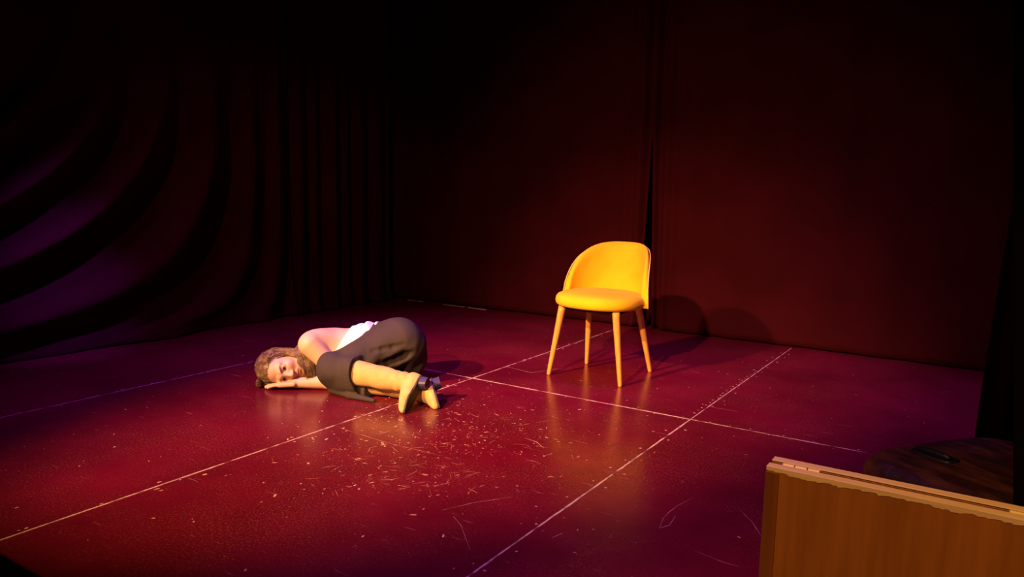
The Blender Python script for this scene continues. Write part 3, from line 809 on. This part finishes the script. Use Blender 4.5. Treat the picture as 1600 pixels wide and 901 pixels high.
# ---- boots
def boot(kn, an, he, to_, shaft_from, rtop):
    ax = nrm(an-kn); fd = nrm(to_-he); sn = nrm(ax-fd*(ax@fd)); sd = np.cross(fd, sn); R = np.array([fd, sd, sn])
    L = np.linalg.norm(to_-he)
    f = Field(np.minimum.reduce([kn, an, he, to_])-.09, np.maximum.reduce([kn, an, he, to_])+.09, .0030)
    st = kn+ax*shaft_from; hb = he-sn*.030+fd*.012
    f.op(cone(st, st+(an-st)*.55, rtop, rtop*.84), 0); f.op(cone(st+(an-st)*.5, an-ax*.01, rtop*.86, .043), .02)
    f.op(cone(an-ax*.02, hb, .043, .033), .025)
    f.op(cone(hb, he+fd*L*.45-sn*.026, .034, .034), .02)
    f.op(cone(an-ax*.005+fd*.02, he+fd*L*.5-sn*.03, .040, .033), .03)
    f.op(ell(he+fd*L*.68-sn*.017, (.060, .036, .024), R), .03)
    f.op(cone(he+fd*L*.75-sn*.016, to_-sn*.010, .024, .009), .02)
    x, y, z = f.ax[0][:, None, None], f.ax[1][None, :, None], f.ax[2][None, None, :]
    # soft creases at the ankle and along the shaft
    t_ = (x-an[0])*ax[0]+(y-an[1])*ax[1]+(z-an[2])*ax[2]
    f.D = f.D+(.0022*np.sin(t_*150+2.0*np.sin(35*z+20*y))*np.exp(-((t_+.05)/.06)**2)+.0018*np.sin(45*z+30*x)).astype(np.float32)
    full = f.D.copy()
    h = (x-he[0])*sn[0]+(y-he[1])*sn[1]+(z-he[2])*sn[2]
    # open top
    f.op(cone(st-ax*.08, st+ax*.03, rtop-.006, rtop-.012), .004, 'cut')
    f.D = np.maximum(f.D, h.astype(np.float32)); f.keep(lambda x, y, z: (.001-z)+0*x+0*y)
    f.keep(lambda x, y, z: -((x-st[0])*ax[0]+(y-st[1])*ax[1]+(z-st[2])*ax[2]))
    bt, _ = sdf_obj('boot', f, M_SUEDE)
    ts = np.linspace(-.026, L+.012, 26); V_ = []; Fc = []
    def hw(t):
        u = np.interp(t, [-.026, -.020, -.005, .03, L*.42, L*.66, L*.82, L*.95, L+.008, L+.012], [.004, .018, .029, .031, .027, .0365, .030, .017, .008, .002]); return u
    for t in ts:
        for s_, h_ in ((-1, -.002), (-1, .006), (1, .006), (1, -.002)): V_.append(he+fd*t+sd*s_*hw(t)+sn*h_)
    for i in range(25):
        for k in range(4): Fc.append((i*4+k, i*4+(k+1) % 4, i*4+4+(k+1) % 4, i*4+4+k))
    Fc += [(3, 2, 1, 0), (100, 101, 102, 103)]
    so = mobj('sole', V_, Fc, M_SOLE, bt)
    # block heel, tapering away from the sole
    c0 = he+fd*.016; V_ = []
    for t_h, s_ in ((-.002, 1.0), (.018, .93), (.040, .86)):
        for k in range(16):
            a_, b_ = se(2*math.pi*k/16, .031*s_, .029*s_, 3.0); V_.append(c0+fd*(a_-.004*t_h/.04)+sd*b_+sn*t_h)
    Fc = [(i*16+k, i*16+(k+1) % 16, i*16+16+(k+1) % 16, i*16+16+k) for i in range(2) for k in range(16)]+[tuple(range(15, -1, -1)), tuple(range(32, 48))]
    mobj('heel', V_, Fc, M_HEEL, bt)
    return bt
boot(KNL, ANL, HEL, TOL, .10, .064)
boot(KNR, ANR, HER, TOR, .15, .060)

# ---- hair
hv, hf = [], []
def add_mesh(v, f): n = len(hv); hv.extend(v); hf.extend([tuple(i+n for i in q) for q in f])
capf = Field(HC_-.15, HC_+.15, .0034)
capf.op(ell(hp(0, -.015, .031), (.0765, .0965, .0895), HR), .0); capf.op(ell(hp(0, -.045, -.025), (.070, .066, .070), HR), .03)
xx, yy, zz = capf.ax[0][:, None, None], capf.ax[1][None, :, None], capf.ax[2][None, None, :]
ql_ = [(xx-HC_[0])*HR[i, 0]+(yy-HC_[1])*HR[i, 1]+(zz-HC_[2])*HR[i, 2] for i in range(3)]
# open over the face: hairline from temple to temple, ears left free
face = np.maximum(.004-(ql_[1]-.30*np.clip(ql_[2], 0, .2)), ql_[2]-.083+5*ql_[0]**2)
capf.D = np.maximum(capf.D, -face.astype(np.float32)+0)
capf.D += (.0012*np.sin(240*ql_[0]+5*np.sin(30*ql_[1]+18*ql_[2]))).astype(np.float32)
V_, Q_ = capf.mesh(); add_mesh([tuple(v) for v in V_], Q_.tolist())
sk_c, sk_r = np.array([0, -.016, .031]), np.array([.079, .098, .091])
def lock(theta, phi, length, r0_, wav, jit, outw=.0):
    """one lock from the scalp: follows the skull to the nape, then falls"""
    d = np.array([math.sin(theta)*math.cos(phi), math.sin(theta)*math.sin(phi), math.cos(theta)])
    p = sk_c+sk_r*d; pts = []; n = 22; st = length/n
    p = hp(*p); ph = random.random()*6.28; vel = None
    for i in range(n):
        pts.append(p.copy())
        lq = (p-HC_)@HR.T; nn = (lq-sk_c)/sk_r**2; nn = nrm(nn); nw = HR.T@nn
        flow = -UP*1.0-FW*(.75 if lq[1] > -.06 else .1)*max(0, 1-i/9)+np.array([.35, -.05, 0])*min(1, i/8)+np.array([0, 0, -1.0])*(.10+.75*max(0, (i-7)/12))
        flow = flow+jit*rng.normal(size=3)*.25+np.array([0, 0, 1.0])*wav*math.sin(ph+i*.75)+FW*wav*math.cos(ph+i*.6)
        el_ = math.sqrt(sum(((lq-sk_c)/sk_r)**2))
        if el_ < 1.25: flow = flow-nw*(flow@nw)*.9
        vel = nrm(flow) if vel is None else nrm(vel*.55+nrm(flow)*.45)
        p = p+vel*st
        lq = (p-HC_)@HR.T; e = math.sqrt(sum(((lq-sk_c)/sk_r)**2))
        if e < 1.0+outw: lq = sk_c+(lq-sk_c)*(1.0+outw)/e; p = hp(*lq)
        for _ in range(2):
            dd = body.sample(p)
            if dd < .006: p = p+body.grad(p)*(.0065-dd)
        if p[2] < .004: p[2] = .004
    add_mesh(*tube(pts, [r0_*(.5+.5*min(1, i/3))*(1-.75*(i/(n-1))**2) for i in range(n)], 5))
for k in range(620):
    ph = random.uniform(math.pi*.98, math.pi*2.02) if random.random() < .72 else random.choice((random.uniform(0, .55), random.uniform(math.pi-.55, math.pi)))
    t = random.uniform(.15, 1.75)
    # theta from the crown; phi pi..2pi is the back, pi is her left, 0 her right
    lock(t, ph, random.uniform(.17, .30), random.uniform(.0015, .0030), random.uniform(.1, .35), .35, random.uniform(.0, .05))
def guided(pts, r0_, spread, wob):
    P_ = [np.asarray(p_)+rng.normal(size=3)*spread*(.5+.6*i_/len(pts)) for i_, p_ in enumerate(pts)]
    P_ = [2*P_[0]-P_[1]]+P_+[2*P_[-1]-P_[-2]]; out = []; ph = random.random()*6.28
    for i_ in range(1, len(P_)-2):
        for t in np.linspace(0, 1, 7, endpoint=False):
            a_, b_, c_, d_ = P_[i_-1:i_+3]
            out.append(.5*((2*b_)+(c_-a_)*t+(2*a_-5*b_+4*c_-d_)*t*t+(3*b_-a_-3*c_+d_)*t**3))
    n_ = len(out)
    for i_ in range(n_):
        out[i_] = out[i_]+np.array([.3, -.2, 1])*wob*math.sin(ph+i_*.7)*i_/n_
        for _ in range(3):
            dd = body.sample(out[i_])
            if dd < r0_: out[i_] = out[i_]+body.grad(out[i_])*(r0_+.0005-dd)
        out[i_][2] = max(out[i_][2], .004)
    add_mesh(*tube(out, [r0_*min(1, .06+i_/7)*(1-.8*(i_/(n_-1))**2) for i_ in range(n_)], 5))
for k in range(420):                                # side locks falling from her left temple over neck and jaw
    f_ = random.random()
    st = hp(-.060-.012*random.random(), -.075+.085*f_, .075-.02*f_-.04*random.random())
    guided([st, hp(-.086, -.055+.045*f_, .02), J(461+1*f_, 548+7*f_, .06-.03*f_), J(475-6*f_, 556+13*f_, .045-.04*f_), J(486-11*f_, 570+8*f_, .02-.025*f_), J(492-12*f_, 586+8*random.random(), .0)], random.uniform(.0011, .0022), .0065, .004)
for k in range(340):                                 # forehead hairline combed back over the crown
    x = random.uniform(-.075, .078)
    z_ = .085-7*x*x*.9
    guided([hp(x, .050-4.5*x*x+.012*random.random(), z_-.014+.016*random.random()), hp(x*1.02, .02, z_+.027), hp(x, -.04, z_+.036), hp(x*.9, -.10, z_-.01)], random.uniform(.0010, .0018), .004, .003)
for k in range(60):                                 # ends spilling beyond the hand onto the floor
    f_ = random.random()
    guided([hp(.02+.05*f_, .02, .11), hp(.05+.03*f_, .01, .125), J(405+6*random.random(), 590+8*f_, .02+.04*random.random()), J(402+10*random.random(), 600+5*f_, .05*random.random())], random.uniform(.0012, .0024), .006, .006)
for k in range(160):                                # loose flyaway hairs
    lock(random.uniform(.0, 1.7), random.uniform(math.pi*.9, math.pi*2.1), random.uniform(.12, .28), .0011, random.uniform(.4, .9), 1.2, random.uniform(.03, .14))
mobj('hair', hv, hf, M_HAIR, person, True)
